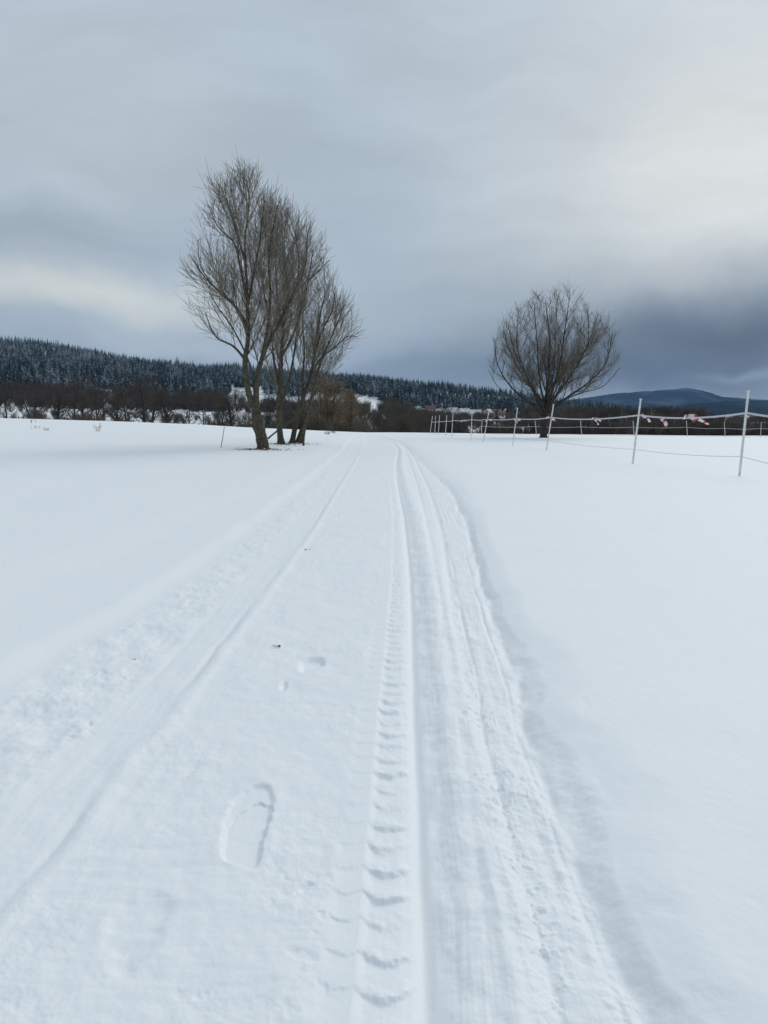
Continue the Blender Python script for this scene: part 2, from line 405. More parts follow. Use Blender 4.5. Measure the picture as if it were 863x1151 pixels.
def snow_mat():
    m, t, b = mat('snow'); b.inputs['Roughness'].default_value = .65; b.inputs['Specular IOR Level'].default_value = .25
    tcn = node(t, 'ShaderNodeTexCoord')
    big = node(t, 'ShaderNodeTexNoise', ins={'Vector': tcn.outputs['Object'], 'Scale': .9, 'Detail': 5.0})
    c = mixc(t, big.outputs[0], (.81, .84, .86), (.85, .87, .88))
    dirt = node(t, 'ShaderNodeTexNoise', ins={'Vector': tcn.outputs['Object'], 'Scale': 7.0, 'Detail': 6.0, 'Roughness': .65})
    dm = node(t, 'ShaderNodeMapRange', ins={'Value': dirt.outputs[0], 'From Min': .66, 'From Max': .80, 'To Max': .35})
    c = mixc(t, dm.outputs[0], c, (.70, .68, .60))
    t.links.new(c, b.inputs['Base Color'])
    g = node(t, 'ShaderNodeTexNoise', ins={'Vector': tcn.outputs['Object'], 'Scale': 160.0, 'Detail': 4.0, 'Roughness': .7})
    g2 = node(t, 'ShaderNodeTexNoise', ins={'Vector': tcn.outputs['Object'], 'Scale': 28.0, 'Detail': 5.0, 'Roughness': .6})
    b1 = node(t, 'ShaderNodeBump', ins={'Height': g2.outputs[0], 'Strength': .35, 'Distance': .008})
    b2 = node(t, 'ShaderNodeBump', ins={'Height': g.outputs[0], 'Strength': .25, 'Distance': .002, 'Normal': b1.outputs[0]})
    t.links.new(b2.outputs[0], b.inputs['Normal'])
    return m
SNOW = snow_mat()
def hill_mat():
    m, t, b = mat('forest_floor_snow'); b.inputs['Roughness'].default_value = .8
    tcn = node(t, 'ShaderNodeTexCoord')
    n = node(t, 'ShaderNodeTexNoise', ins={'Vector': tcn.outputs['Object'], 'Scale': .06, 'Detail': 8.0, 'Roughness': .65})
    mrn = node(t, 'ShaderNodeMapRange', ins={'Value': n.outputs[0], 'From Min': .52, 'From Max': .64, 'To Max': .8})
    t.links.new(mixc(t, mrn.outputs[0], (.78, .82, .86), (.30, .27, .23)), b.inputs['Base Color']); return m
HILLM = hill_mat()
def mountain_mat(name, dark, pale, th):
    m, t, b = mat(name); b.inputs['Roughness'].default_value = 1; b.inputs['Specular IOR Level'].default_value = 0
    tcn = node(t, 'ShaderNodeTexCoord')
    mpn = node(t, 'ShaderNodeMapping', ins={'Vector': tcn.outputs['Object'], 'Scale': (1, .5, 1.3)})
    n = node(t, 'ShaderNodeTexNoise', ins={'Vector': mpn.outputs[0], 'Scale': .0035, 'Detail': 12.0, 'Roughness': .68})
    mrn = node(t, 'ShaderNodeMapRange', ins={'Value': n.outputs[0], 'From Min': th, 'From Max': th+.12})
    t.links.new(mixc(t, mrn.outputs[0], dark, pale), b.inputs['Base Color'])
    return m
def spruce_mat():
    m, t, b = mat('snow_dusted_needles'); b.inputs['Roughness'].default_value = 1; b.inputs['Specular IOR Level'].default_value = 0.05
    tcn = node(t, 'ShaderNodeTexCoord')
    geo = node(t, 'ShaderNodeNewGeometry')
    n = node(t, 'ShaderNodeTexNoise', ins={'Vector': tcn.outputs['Object'], 'Scale': .55, 'Detail': 4.0, 'Roughness': .7})
    big = node(t, 'ShaderNodeTexNoise', ins={'Vector': tcn.outputs['Object'], 'Scale': .05, 'Detail': 3.0})
    f = mth(t, 'ADD', n.outputs[0], mth(t, 'MULTIPLY', mth(t, 'SUBTRACT', big.outputs[0], .5), .7))
    sz = node(t, 'ShaderNodeSeparateXYZ', ins={0: geo.outputs['Position']})
    hi = mth(t, 'MULTIPLY', mth(t, 'MULTIPLY', sz.outputs[2], 1/110.0, clamp=True), .10)    # more snow higher up the slope
    f = mth(t, 'ADD', f, hi)
    mrn = node(t, 'ShaderNodeMapRange', ins={'Value': f, 'From Min': .53, 'From Max': .78, 'To Max': .8})
    t.links.new(mixc(t, mrn.outputs[0], (.022, .036, .036), (.54, .63, .72)), b.inputs['Base Color']); return m
NEEDLE = spruce_mat()
BARK = simple('willow_bark', (.105, .090, .062), (.050, .043, .031), .95, 9, 6, .8)
BARK_D = simple('dark_bark', (.050, .043, .036), (.028, .025, .022), .95, 9, 6, .8)
TWIG = simple('willow_twigs', (.25, .215, .165), (.15, .13, .10), .85, 1.5, 3)
TWIG_D = simple('dark_twigs', (.20, .175, .135), (.12, .105, .085), .85, 1.5, 3)
TWIG_O = simple('ochre_twigs', (.30, .225, .14), (.19, .145, .09), .85, 1.5, 3)
TWIG_B = simple('brown_thicket_twigs', (.115, .088, .072), (.042, .035, .030), .9, .09, 6)
TWIG_G = simple('olive_thicket_twigs', (.115, .098, .066), (.050, .044, .034), .9, .09, 6)
BIRCH = simple('pale_birch_bark', (.42, .39, .35), (.16, .14, .12), .8, 1.3, 5)
WHITE_P = simple('white_plastic_post', (.80, .79, .76), (.66, .65, .62), .5, 4, 4)
ROPE = simple('pale_fence_tape', (.68, .68, .69), (.50, .50, .52), .7, 30, 4)
WIRE = simple('grey_wire', (.50, .51, .52), (.42, .42, .43), .6, 10, 2)
TAPE_W = simple('white_barrier_film', (.80, .78, .76), (.72, .68, .66), .4, 20, 2)
TAPE_R = simple('red_barrier_film', (.62, .055, .045), (.48, .05, .045), .4, 20, 2)
LEAF = simple('dead_leaf_brown', (.16, .10, .055), (.09, .06, .04), .9, 40, 4)

# ------------------------------------------------------------------ the ground: one welded sheet, split into track / field / hillside
azs = np.concatenate([np.linspace(-180, -42, 70, endpoint=False), np.linspace(-42, -31, 60, endpoint=False), np.linspace(-31, 31, 1080, endpoint=False),
                      np.linspace(31, 42, 60, endpoint=False), np.linspace(42, 180, 70, endpoint=False)])
rs = [0.35, .5, .7, .9, 1.1, 1.2]
while rs[-1] < 9000:
    r = rs[-1]; rs.append(r+min(.00105*r*r, .012*r if r < 400 else .02*r))
rs = np.array(rs)
AZ, RR = np.meshgrid(np.radians(azs), rs)
GX = RR*np.sin(AZ); GY = RR*np.cos(AZ); GZ = ground_z(GX.ravel(), GY.ravel()).reshape(GX.shape)
nr, na = GX.shape
V = np.stack([GX, GY, GZ], -1).reshape(-1, 3); V = np.vstack([V, [[0, 0, gz(0, 0)]]])
i = np.arange(nr-1)[:, None]*na; j = np.arange(na)[None, :]; j2 = (j+1) % na
Q = np.stack([i+j, i+na+j, i+na+j2, i+j2], -1).reshape(-1, 4)
# vertex normals of the whole sheet so that the split leaves no seam
e1 = V[Q[:, 2]]-V[Q[:, 0]]; e2 = V[Q[:, 3]]-V[Q[:, 1]]; fn = np.cross(e1, e2); fn *= np.sign(fn[:, 2:3]+1e-30)
Nv = np.zeros_like(V)
for k in range(4):
    for a in range(3): Nv[:, a] += np.bincount(Q[:, k], fn[:, a], len(V))
Nv[-1] = (0, 0, 1); Nv /= np.linalg.norm(Nv, axis=1, keepdims=True)+1e-12
if np.cross(e1, e2)[:, 2].mean() < 0: Q = Q[:, ::-1]
cen = V[Q].mean(1); cx, cy = cen[:, 0], cen[:, 1]
on_track = (cy > -1) & (cy < 88) & (cx > lx(L_B1, cy)-.05) & (cx < lx(L_B3, cy)+.02)
Dp = np.maximum(cy, np.abs(cx)*.9)
on_hill = Dp > 260
T0 = np.array([[na*nr, (k+1) % na, k] for k in range(na)])
if np.cross(V[T0[0, 1]]-V[T0[0, 0]], V[T0[0, 2]]-V[T0[0, 0]])[2] < 0: T0 = T0[:, ::-1]
for nm, msk, m, lab in (('snow_track', on_track, SNOW, 'rutted snowy track with wheel lug marks and a boot print'),
                        ('snow_field', ~on_track & ~on_hill, SNOW, 'smooth untouched white snow field on both sides of the track'),
                        ('hillside', on_hill & ~on_track, HILLM, 'snowy clearings and slope under the far forest')):
    q = Q[msk]; fl = [q] + ([T0] if nm == 'snow_field' else [])
    used = np.unique(np.concatenate([f.ravel() for f in fl])); mp_ = np.full(len(V), -1); mp_[used] = np.arange(len(used))
    me = mesh_np(nm, V[used], [mp_[f] for f in fl], [m], None, True)
    me.normals_split_custom_set_from_vertices(Nv[used].astype(np.float32))
    tag(ob(nm, me), lab, None, None, 'structure')
del AZ, RR, GX, GY, e1, e2, fn

# ------------------------------------------------------------------ far mountains
def range_mesh(name, prof, Y0, Yr, m, lab, seed):
    a, b = curve(prof); us = np.linspace(a[0], a[-1], 260); ts = np.linspace(0, 1.5, 60)
    U, T = np.meshgrid(us, ts); Y = Y0+(Yr-Y0)*T
    e = np.interp(U, a, b); X = U*Y
    h = (CAM_H+Yr*e)*np.where(T <= 1, sstep(0, 1, T)*.75+.25*T, 1-(T-1)*1.2)
    h = h+fbm(X, Y, (Yr-Y0)*.35, 5, seed)*np.minimum(T, 1)*Yr*e*.10*(1-sstep(.8, 1, T)*.8)-3*(T == 0)
    h += fbm(X, Y, 60., 2, seed+9)*5*np.minimum(T*4, 1)
    Vv = np.stack([X, Y, h], -1).reshape(-1, 3); n, k = X.shape
    i = np.arange(n-1)[:, None]*k; j = np.arange(k-1)[None, :]
    F_ = np.stack([i+j, i+j+1, i+k+j+1, i+k+j], -1).reshape(-1, 4)
    tag(ob(name, mesh_np(name, Vv, [F_], [m], None, True)), lab, None, None, 'structure')
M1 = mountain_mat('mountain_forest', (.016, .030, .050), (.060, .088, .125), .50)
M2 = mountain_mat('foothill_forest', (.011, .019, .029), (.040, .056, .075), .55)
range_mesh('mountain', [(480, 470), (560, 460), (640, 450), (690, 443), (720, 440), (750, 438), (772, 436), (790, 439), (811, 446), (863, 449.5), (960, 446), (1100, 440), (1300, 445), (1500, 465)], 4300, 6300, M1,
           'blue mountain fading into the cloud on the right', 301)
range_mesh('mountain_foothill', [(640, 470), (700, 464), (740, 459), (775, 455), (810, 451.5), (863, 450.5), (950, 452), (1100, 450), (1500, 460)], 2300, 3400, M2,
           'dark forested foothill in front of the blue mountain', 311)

# ------------------------------------------------------------------ spruce forest on the hill
def spruce_variant(seed, layers=8):
    rg = np.random.RandomState(seed); g = Geo(); k = 7
    for L in range(layers):
        t = L/(layers-1); zt = .16+.84*t; rad = (1-t)**.85*.20+.012
        th = np.arange(k)*2*np.pi/k+rg.rand()*6; rr = rad*(.65+.7*rg.rand(k)); zz = zt-.05-.07*rg.rand(k)*(1-t*.5)
        ring = np.stack([np.cos(th)*rr, np.sin(th)*rr, zz], 1)
        th2 = th+np.pi/k; r2 = rad*.42; mid = np.stack([np.cos(th2)*r2, np.sin(th2)*r2, np.full(k, zt-.01)], 1)
        VV = np.vstack([[[0, 0, zt+.10*(1-t)+.03]], ring, mid])
        Fc = [(0, 1+i, 1+k+i) for i in range(k)]+[(0, 1+k+i, 1+(i+1) % k) for i in range(k)]
        g.add(VV, Fc)
    V0 = np.concatenate(g.V); F0 = np.concatenate([np.concatenate(v) for v in g.F.values()]); return V0, F0
def tile(variants, pos, hgt, wid, rot, pick):
    Vs, Fs, off = [], [], 0
    for vi, (V0, F0) in enumerate(variants):
        s = np.where(pick == vi)[0]
        if not len(s): continue
        c, sn = np.cos(rot[s]), np.sin(rot[s]); x = V0[:, 0]; y = V0[:, 1]
        X = (c[:, None]*x-sn[:, None]*y)*(hgt[s]*wid[s])[:, None]+pos[s, 0:1]
        Y = (sn[:, None]*x+c[:, None]*y)*(hgt[s]*wid[s])[:, None]+pos[s, 1:2]
        Z = V0[:, 2][None]*hgt[s][:, None]+pos[s, 2:3]
        VV = np.stack([X, Y, Z], -1).reshape(-1, 3)
        FF = (F0[None]+(np.arange(len(s))*len(V0))[:, None, None]).reshape(-1, F0.shape[1])
        Vs.append(VV); Fs.append(FF+off); off += len(VV)
    return np.concatenate(Vs), np.concatenate(Fs)
rg = np.random.RandomState(11)
def proj(X, Y, Z):
    c, s = math.cos(PITCH), math.sin(PITCH); z = Z-CAM_H
    dep = Y*c-z*s; up = Y*s+z*c
    return CX+F*X/dep, CY-F*up/dep
FBASE = curve([(-900, 436), (0, 438), (120, 441), (200, 444), (255, 446), (262, 438), (292, 436), (300, 446), (330, 447), (360, 447), (398, 450), (402, 446), (424, 449), (440, 459), (454, 459), (458, 458), (482, 461), (500, 465), (540, 467), (546, 463), (566, 465), (580, 470), (640, 474), (760, 474), (2000, 474)])
pts = []
for Yr in np.arange(330, 1150, 8.0):
    xs = np.arange(-.95*Yr, .36*Yr, 6.8+Yr*.0012); xs = xs+rg.uniform(-3, 3, len(xs)); ys = Yr+rg.uniform(-4.5, 4.5, len(xs))
    pts.append(np.stack([xs, ys], 1))
pts = np.concatenate(pts); X, Y = pts.T; Z = ground_z(X, Y)
u = X/Y; e = (Z-CAM_H)/Y; lim = np.interp(u, FBASE[0], FBASE[1])
keep = (Y > np.interp(u, [px_ray(560, 470)[0], px_ray(610, 470)[0]], [300, 850])) & (u < px_ray(700, 470)[0]) & (e > lim-.0008*rg.rand(len(e))) & (rg.rand(len(e)) > .04)
pos = np.stack([X, Y, Z-.4], 1)[keep]; n = len(pos)
hgt = rg.uniform(9.5, 14.5, n)*(1+.16*fbm(pos[:, 0], pos[:, 1], 60., 3, 401))*np.where(rg.rand(n) < .05, 1.15, 1); wid = rg.uniform(1.05, 1.45, n)
SPR = [spruce_variant(s) for s in range(6)]
VV, FF = tile(SPR, pos, hgt, wid, rg.rand(n)*6.3, rg.randint(0, 6, n))
print('spruces', n)
tag(ob('spruce_forest', mesh_np('spruce_forest', VV, [FF], [NEEDLE], None, False)), 'dense snow dusted spruce forest covering the far hill', 'forest', None, 'stuff')

# ------------------------------------------------------------------ branching
def unit(v): return v/(np.linalg.norm(v)+1e-9)
def interp_poly(P, Rr, t):
    n = len(P)-1; f = min(max(t, 0), .9999)*n; i = int(f); w = f-i
    return P[i]*(1-w)+P[i+1]*w, unit(P[i+1]-P[i]), Rr[i]*(1-w)+Rr[i+1]*w
def resample(pts, n):
    P = np.array(pts, float)
    # Catmull-Rom through the given points
    Q = []; m = len(P)
    for t in np.linspace(0, m-1, n):
        i = min(int(t), m-2); w = t-i
        p0 = P[max(i-1, 0)]; p1 = P[i]; p2 = P[i+1]; p3 = P[min(i+2, m-1)]
        Q.append(.5*((2*p1)+(-p0+p2)*w+(2*p0-5*p1+4*p2-p3)*w*w+(-p0+3*p1-3*p2+p3)*w**3))
    return np.array(Q)
def sprout(parents, spec, rg, inside):
    """spec: start, gap, angle(lo,hi), length(lo,hi), taper, up, wander, n, ratio, minr"""
    out = []
    for P, Rr in parents:
        L = np.linalg.norm(np.diff(P, axis=0), axis=1).sum()
        k = max(1, int(L*(1-spec['start'])/spec['gap'])); ph = rg.rand()*6.28
        for c in range(k):
            t = spec['start']+(1-spec['start'])*(c+rg.rand()*.8)/k
            p, d, r = interp_poly(P, Rr, t)
            a = R(rg.uniform(*spec['angle'])); ph += 2.4+rg.uniform(-.6, .6)
            s = unit(np.cross(d, [0.3, 1, .1])); b = np.cross(d, s)
            dr = unit(d*math.cos(a)+(s*math.cos(ph)+b*math.sin(ph))*math.sin(a))
            ln = rg.uniform(*spec['length'])*(1-spec['taper']*t)
            n = spec['n']; q = [p]; st = ln/(n-1)
            for _ in range(n-1):
                dr = unit(dr+np.array([0, 0, spec['up']])+rg.normal(0, spec['wander'], 3))
                nq = q[-1]+dr*st
                if not spec.get('free') and not inside(nq) and len(q) >= 2: break
                q.append(nq)
            if len(q) < 2: continue
            if not spec.get('free') and not inside(q[-1]) and rg.rand() < .55: continue
            r0 = max(min(r*spec['ratio'], r*.9), spec['minr'])
            out.append((np.array(q), np.linspace(r0, max(spec['minr']*.6, r0*.3), len(q))))
    return out
def clean_limb(pts, r0, r1, n=12, pw=1.0):
    P = resample(pts, n); t = np.linspace(0, 1, n); return P, r0+(r1-r0)*t**pw
def bark_noise(V, amp, rg):
    return V+rg.normal(0, amp, V.shape)

def env_px(ells, Yd, depth_scale=1.0):
    E = []
    for (cx_, cy_, rx, ry) in ells:
        c = at(cx_, cy_, Yd); k = Yd/F
        E.append((c, rx*k, rx*k*depth_scale, ry*k))
    def inside(p):
        for c, a, b, h in E:
            if ((p[0]-c[0])/a)**2+((p[1]-c[1])/b)**2+((p[2]-c[2])/h)**2 < 1: return True
        return False
    return inside
def build_tree(name, base, limbs, trunk_n, specs, inside, seed, barkm, twigm, label, cat, group=None, roots=True, sides=(9, 5, 3)):
    rg = np.random.RandomState(seed); root = empty(name, base)
    b = np.array(base); g = Geo()
    loc = [(P-b, Rr) for P, Rr in limbs]
    for k, (P, Rr) in enumerate(loc):
        th = np.linspace(0, 1, len(P))
        if k in trunk_n: Rr = Rr.copy(); Rr[0] *= 1.3
        V0, F0 = tubes([(P, Rr)], sides[0]); V0 = V0+rg.normal(0, Rr.min()*.25, V0.shape); g.add(V0, F0)
    tr = ob('trunk', g.mesh('trunk', [barkm], True), root)
    ins = lambda p: inside(p+b)
    lev = [loc]
    for sp_ in specs:
        src = lev[-1] if not sp_.get('both') else lev[-1]+lev[-2]
        if not sp_.get('both') and len(lev) == 1: src = [l for k, l in enumerate(loc) if l[2:] == () ]
        lev.append(sprout(src, sp_, rg, ins))
    g = Geo()
    for k, L in enumerate(lev[1:]):
        last = k == len(lev)-2
        V0, F0 = tubes(L, 3 if last or k > 0 else sides[1]); g.add(V0, F0, 1 if k > 0 else 0)
    print(name, [len(l) for l in lev])
    ob('crown', g.mesh('crown', [barkm, twigm], True), root)
    tag(root, label, cat, group)
    return root

def L_(pl, Y, off, r0, r1, n=14, pw=.8):
    """limb from pixel points at depth Y; depth drifts by off along the limb"""
    m = len(pl); pts = [at(x, y, Y+off*(k/(m-1))**1.2) for k, (x, y) in enumerate(pl)]
    return clean_limb(pts, r0, r1, n, pw)
WSPEC = [dict(start=.22, gap=.36, angle=(18, 42), length=(1.6, 3.8), taper=.50, up=.11, wander=.05, n=7, ratio=.29, minr=.010),
         dict(start=.10, gap=.21, angle=(16, 40), length=(.8, 1.9), taper=.35, up=.09, wander=.06, n=5, ratio=.55, minr=.0075),
         dict(start=.03, gap=.14, angle=(18, 44), length=(.40, .95), taper=.2, up=.10, wander=.05, n=4, ratio=.6, minr=.0066, both=True, free=True)]
ENV = [(272, 285, 62, 90), (250, 322, 48, 66), (314, 310, 44, 78), (345, 320, 28, 72), (350, 350, 38, 64), (364, 376, 41, 56), (300, 400, 26, 50)]
# willow A, nearest
bA = hit(296, 505); YA = bA[1]
limA = [L_([(296, 506), (292, 482), (287, 460)], YA, 0, .25, .19, 8, 1),
        L_([(287, 462), (278, 437), (275, 407), (279, 380), (278, 352), (277, 316), (275, 270), (280, 231), (277, 200)], YA, -.4, .155, .012, 22),
        L_([(288, 462), (288, 434), (292, 413), (297, 395), (312, 365), (325, 340), (342, 304), (345, 270), (349, 250)], YA, 1.2, .145, .012, 22),
        L_([(279, 368), (268, 350), (255, 334), (232, 314), (213, 286)], YA-.1, -1.6, .085, .012),
        L_([(276, 405), (262, 389), (242, 378), (231, 352)], YA, 1.4, 0.070, .010),
        L_([(277, 335), (270, 300), (263, 273), (245, 255), (234, 230)], YA-.2, 1.3, 0.070, .010),
        L_([(279, 375), (264, 345), (243, 325), (226, 300), (222, 270)], YA, 1.9, 0.062, .010),
        L_([(295, 402), (302, 360), (304, 328), (302, 292), (308, 250), (313, 228)], YA+.2, -1.2, 0.086, .010),
        L_([(278, 345), (285, 310), (292, 270), (297, 225)], YA, -1.8, 0.070, .010),
        L_([(277, 300), (267, 265), (256, 230), (252, 205)], YA-.2, -1.0, 0.055, .010),
        L_([(314, 362), (330, 330), (336, 300), (332, 262)], YA+.6, -1.0, 0.062, .010),
        L_([(286, 440), (279, 405), (262, 370), (248, 350), (236, 330)], YA+.2, -1.9, 0.055, .010)]
build_tree('willow_tree', bA, limA, {0}, WSPEC, env_px(ENV, YA, .9), 5, BARK, TWIG, 'tallest bare willow with forked trunk, nearest of the clump beside the snowy track', 'tree', 'bare willows in the left clump')
bB = hit(316, 499); YB = bB[1]
limB = [L_([(316, 500), (313, 468), (315, 437), (316, 398), (319, 365), (324, 337), (319, 292), (321, 240)], YB, .5, .165, .012, 22),
        L_([(315, 440), (308, 407), (304, 368), (296, 322), (299, 262)], YB, 1.5, 0.078, .010),
        L_([(322, 342), (334, 326), (354, 308), (371, 292)], YB, .8, 0.070, .010),
        L_([(316, 400), (328, 380), (338, 350), (346, 318), (352, 280)], YB, -1.4, 0.078, .010),
        L_([(318, 372), (312, 340), (310, 300), (312, 258)], YB, -1.6, 0.070, .010),
        L_([(314, 460), (324, 430), (330, 400), (334, 370), (341, 330), (362, 290)], YB, 1.8, 0.078, .010),
        L_([(301, 493), (312, 484), (328, 472), (337, 462)], YB-1, .4, .05, .02, 8)]
build_tree('willow_tree', bB, limB, {0}, WSPEC, env_px(ENV, YB, .8), 6, BARK, TWIG, 'middle bare willow of the clump with one straight mossy trunk', 'tree', 'bare willows in the left clump')
bC = hit(330, 498); YC = bC[1]
limC = [L_([(328, 499), (333, 474), (342, 444), (350, 419), (354, 389), (360, 352), (366, 330)], YC, .4, .15, .012, 20),
        L_([(349, 423), (360, 403), (374, 392), (391, 378), (402, 379)], YC, .6, 0.070, .010),
        L_([(336, 497), (346, 462), (354, 430), (361, 405), (377, 368), (387, 342)], YC, -1.3, 0.101, .010, 18),
        L_([(340, 448), (340, 420), (342, 398), (340, 358), (345, 330)], YC, 1.5, 0.078, .010),
        L_([(333, 497), (343, 470), (352, 446), (366, 420), (385, 398)], YC, 1.6, 0.078, .010),
        L_([(340, 500), (343, 480), (348, 455), (355, 425), (372, 380), (380, 352)], YC, .9, 0.070, .010, 18),
        L_([(329, 497), (334, 470), (336, 445), (330, 410), (326, 380)], YC, -1.0, 0.070, .010),
        L_([(353, 396), (362, 372), (373, 350), (376, 330)], YC, -1.2, 0.055, .010)]
CSPEC = [dict(WSPEC[0], start=.22, gap=.30, length=(1.0, 2.6)), WSPEC[1], WSPEC[2]]
build_tree('willow_tree', bC, limC, {0, 2}, CSPEC, env_px(ENV, YC, .8), 8, BARK, TWIG, 'shorter many-stemmed bare willow leaning right at the right of the clump', 'tree', 'bare willows in the left clump')
# round tree on the right
bD = hit(611, 492, 30); YD = bD[1]
print('bases', bA, bB, bC, bD)
limD = [L_([(611, 493), (611, 478), (613, 462), (615, 440), (616, 415), (618, 385), (613, 338)], YD, .5, .33, .02, 20),
        L_([(611, 470), (599, 456), (577, 438), (560, 412), (555, 380)], YD, -1.5, 0.129, .014),
        L_([(612, 466), (602, 445), (592, 423), (581, 388), (583, 346)], YD, 2.2, 0.136, .014),
        L_([(613, 462), (622, 435), (628, 415), (634, 377), (640, 335)], YD, -2.2, 0.136, .014),
        L_([(613, 464), (628, 440), (642, 421), (660, 388), (661, 348)], YD, 1.8, 0.129, .014),
        L_([(613, 466), (634, 449), (660, 431), (681, 408), (688, 376)], YD, -1.0, 0.116, .014),
        L_([(628, 452), (652, 442), (678, 434), (696, 414)], YD, 1.6, 0.068, .014),
        L_([(603, 455), (582, 449), (562, 438), (549, 416)], YD, 1.6, 0.068, .014),
        L_([(612, 455), (606, 425), (604, 390), (600, 340)], YD, -2.6, 0.102, .014),
        L_([(614, 452), (622, 420), (624, 385), (626, 335)], YD, 3.0, 0.095, .014),
        L_([(613, 460), (625, 430), (645, 405), (672, 380), (684, 365)], YD, 3.2, 0.095, .014),
        L_([(612, 462), (600, 440), (583, 415), (570, 385), (564, 362)], YD, 3.2, 0.088, .014),
        L_([(612, 462), (598, 436), (580, 400), (572, 370)], YD, -3.4, 0.088, .014),
        L_([(613, 462), (632, 436), (655, 400), (668, 368)], YD, -3.6, 0.088, .014)]
DSPEC = [dict(start=.20, gap=.36, angle=(22, 58), length=(1.6, 3.4), taper=.35, up=.11, wander=.08, n=7, ratio=.42, minr=.014),
         dict(start=.12, gap=.28, angle=(22, 48), length=(.8, 1.8), taper=.3, up=.10, wander=.08, n=5, ratio=.55, minr=.010),
         dict(start=.05, gap=.16, angle=(18, 46), length=(.40, 1.0), taper=.1, up=.12, wander=.07, n=4, ratio=.6, minr=.0082, both=True, free=True)]
build_tree('round_tree', bD, limD, {0}, DSPEC, env_px([(623, 386, 67, 62), (622, 404, 71, 42)], YD, .95), 9, BARK_D, TWIG_D,
           'lone bare tree with a round crown behind the white fence posts', 'tree')

# ------------------------------------------------------------------ generic bare trees and shrubs (prototypes in metres, base at origin)
def proto_tree(seed, h, spread, stems=1, straight=.5, twig=1.0, thin=1.0):
    rg = np.random.RandomState(seed); limbs = []
    for s in range(stems):
        a = rg.rand()*6.28; lean = rg.uniform(.02, .12)*(2 if stems > 1 else 1)
        P = [np.array([rg.uniform(-.3, .3)*(stems > 1), rg.uniform(-.3, .3)*(stems > 1), 0.])]
        n = 7; d = unit(np.array([math.cos(a)*lean, math.sin(a)*lean, 1]))
        for k in range(n): d = unit(d+rg.normal(0, .05, 3)+[0, 0, .06]); P.append(P[-1]+d*h*.95/n)
        limbs.append((np.array(P), np.linspace(.020*h*thin, .02, n+1)))
    c = np.array([0, 0, h*.60])
    def ins(p): return ((p[0])/spread)**2+((p[1])/spread)**2+((p[2]-c[2])/(h*.46))**2 < 1
    L1 = sprout(limbs, dict(start=.18, gap=h*.045, angle=(25, 55), length=(h*.22, h*.42), taper=.5, up=.10, wander=.09, n=6, ratio=.5, minr=.03), rg, ins)
    L2 = sprout(L1, dict(start=.15, gap=h*.05/twig, angle=(20, 50), length=(h*.08, h*.17), taper=.3, up=.08, wander=.1, n=4, ratio=.6, minr=.024), rg, ins)
    L3 = sprout(L1+L2, dict(start=.1, gap=h*.045/twig, angle=(20, 45), length=(h*.05, h*.10), taper=.2, up=.06, wander=.1, n=3, ratio=.7, minr=.018), rg, ins)
    return limbs, L1, L2+L3
def tree_meshes(key, barkm, twigm, pr):
    limbs, L1, L2 = pr; g = Geo(); V0, F0 = tubes(limbs, 6); g.add(V0, F0); tm = g.mesh('trunk', [barkm], True)
    g = Geo(); V0, F0 = tubes(L1, 4); g.add(V0, F0, 0); V0, F0 = tubes(L2, 3); g.add(V0, F0, 1); cm = g.mesh('crown', [barkm, twigm], False)
    return tm, cm
ORD = 'first second third fourth fifth sixth seventh eighth ninth tenth eleventh twelfth thirteenth fourteenth fifteenth sixteenth seventeenth eighteenth nineteenth twentieth'.split()
PR_BROWN = [tree_meshes('b', BARK_D, TWIG_B, proto_tree(100+k, 9, 4.2+.4*(k % 2), 1+(k % 3), twig=1.5)) for k in range(4)]
PR_OCH = [tree_meshes('o', BARK, TWIG_O, proto_tree(130+k, 9, 4.0, 4, twig=1.8)) for k in range(1)]
PR_BIRCH = [tree_meshes('w', BIRCH, TWIG_B, proto_tree(150+k, 12, 1.7+.3*k, 1, twig=1.1, thin=.6)) for k in range(3)]
def plant(name, mm, px, Y, h, h0, label, cat, group, wide=1.0, sink=.3, rz=None):
    a, _ = px_ray(px, 470); x = a*Y; z = gz(x, Y)-sink
    r = empty(name, (x, Y, z), random.uniform(0, 6.28) if rz is None else rz); s = h/h0; r.scale = (s*wide, s*wide, s)
    ob('trunk', mm[0], r); ob('crown', mm[1], r); tag(r, label, cat, group); return r
rr = random.Random(5)
left = sorted([(8, 135), (38, 150), (62, 128), (86, 118), (92, 160), (112, 140), (134, 150), (140, 118), (163, 128), (166, 165), (190, 140), (214, 150), (228, 125), (248, 160), (262, 140)])
for k, (px, Y) in enumerate(left):
    tall = px in (86, 92, 163, 166, 140)
    h = (rr.uniform(9.4, 10.6) if tall else rr.uniform(6.6, 8.6))*Y/135
    plant('bare_tree', PR_BROWN[k % 4], px, Y, h, 9, '%s tree from the left in the dark front row behind the left field' % ORD[k], 'tree', 'bare trees behind the left field', 1.35)
for k in range(46):
    px = -20+k*6.8+rr.uniform(-4, 4); Y = rr.uniform(335, 440)
    plant('bare_tree', PR_BROWN[k % 4], px, Y, rr.uniform(6.0, 9.5), 9, 'one of the crowded dark bare trees at the foot of the left forest', 'tree', 'crowded bare trees at the forest foot', 1.5)
mid = sorted([(282, 150), (300, 180), (395, 170), (412, 200), (432, 150), (446, 210), (470, 170), (478, 230), (500, 240), (560, 230), (590, 200)])
for k, (px, Y) in enumerate(mid):
    h = (rr.uniform(3.6, 5.0) if px > 400 else rr.uniform(5, 6.5))*Y/150
    plant('bare_tree', PR_BROWN[(k+1) % 4], px, Y, h, 9, '%s low bare tree from the left in the dark band behind mid field' % ORD[k], 'tree', 'bare trees behind the middle of the field', 1.5)
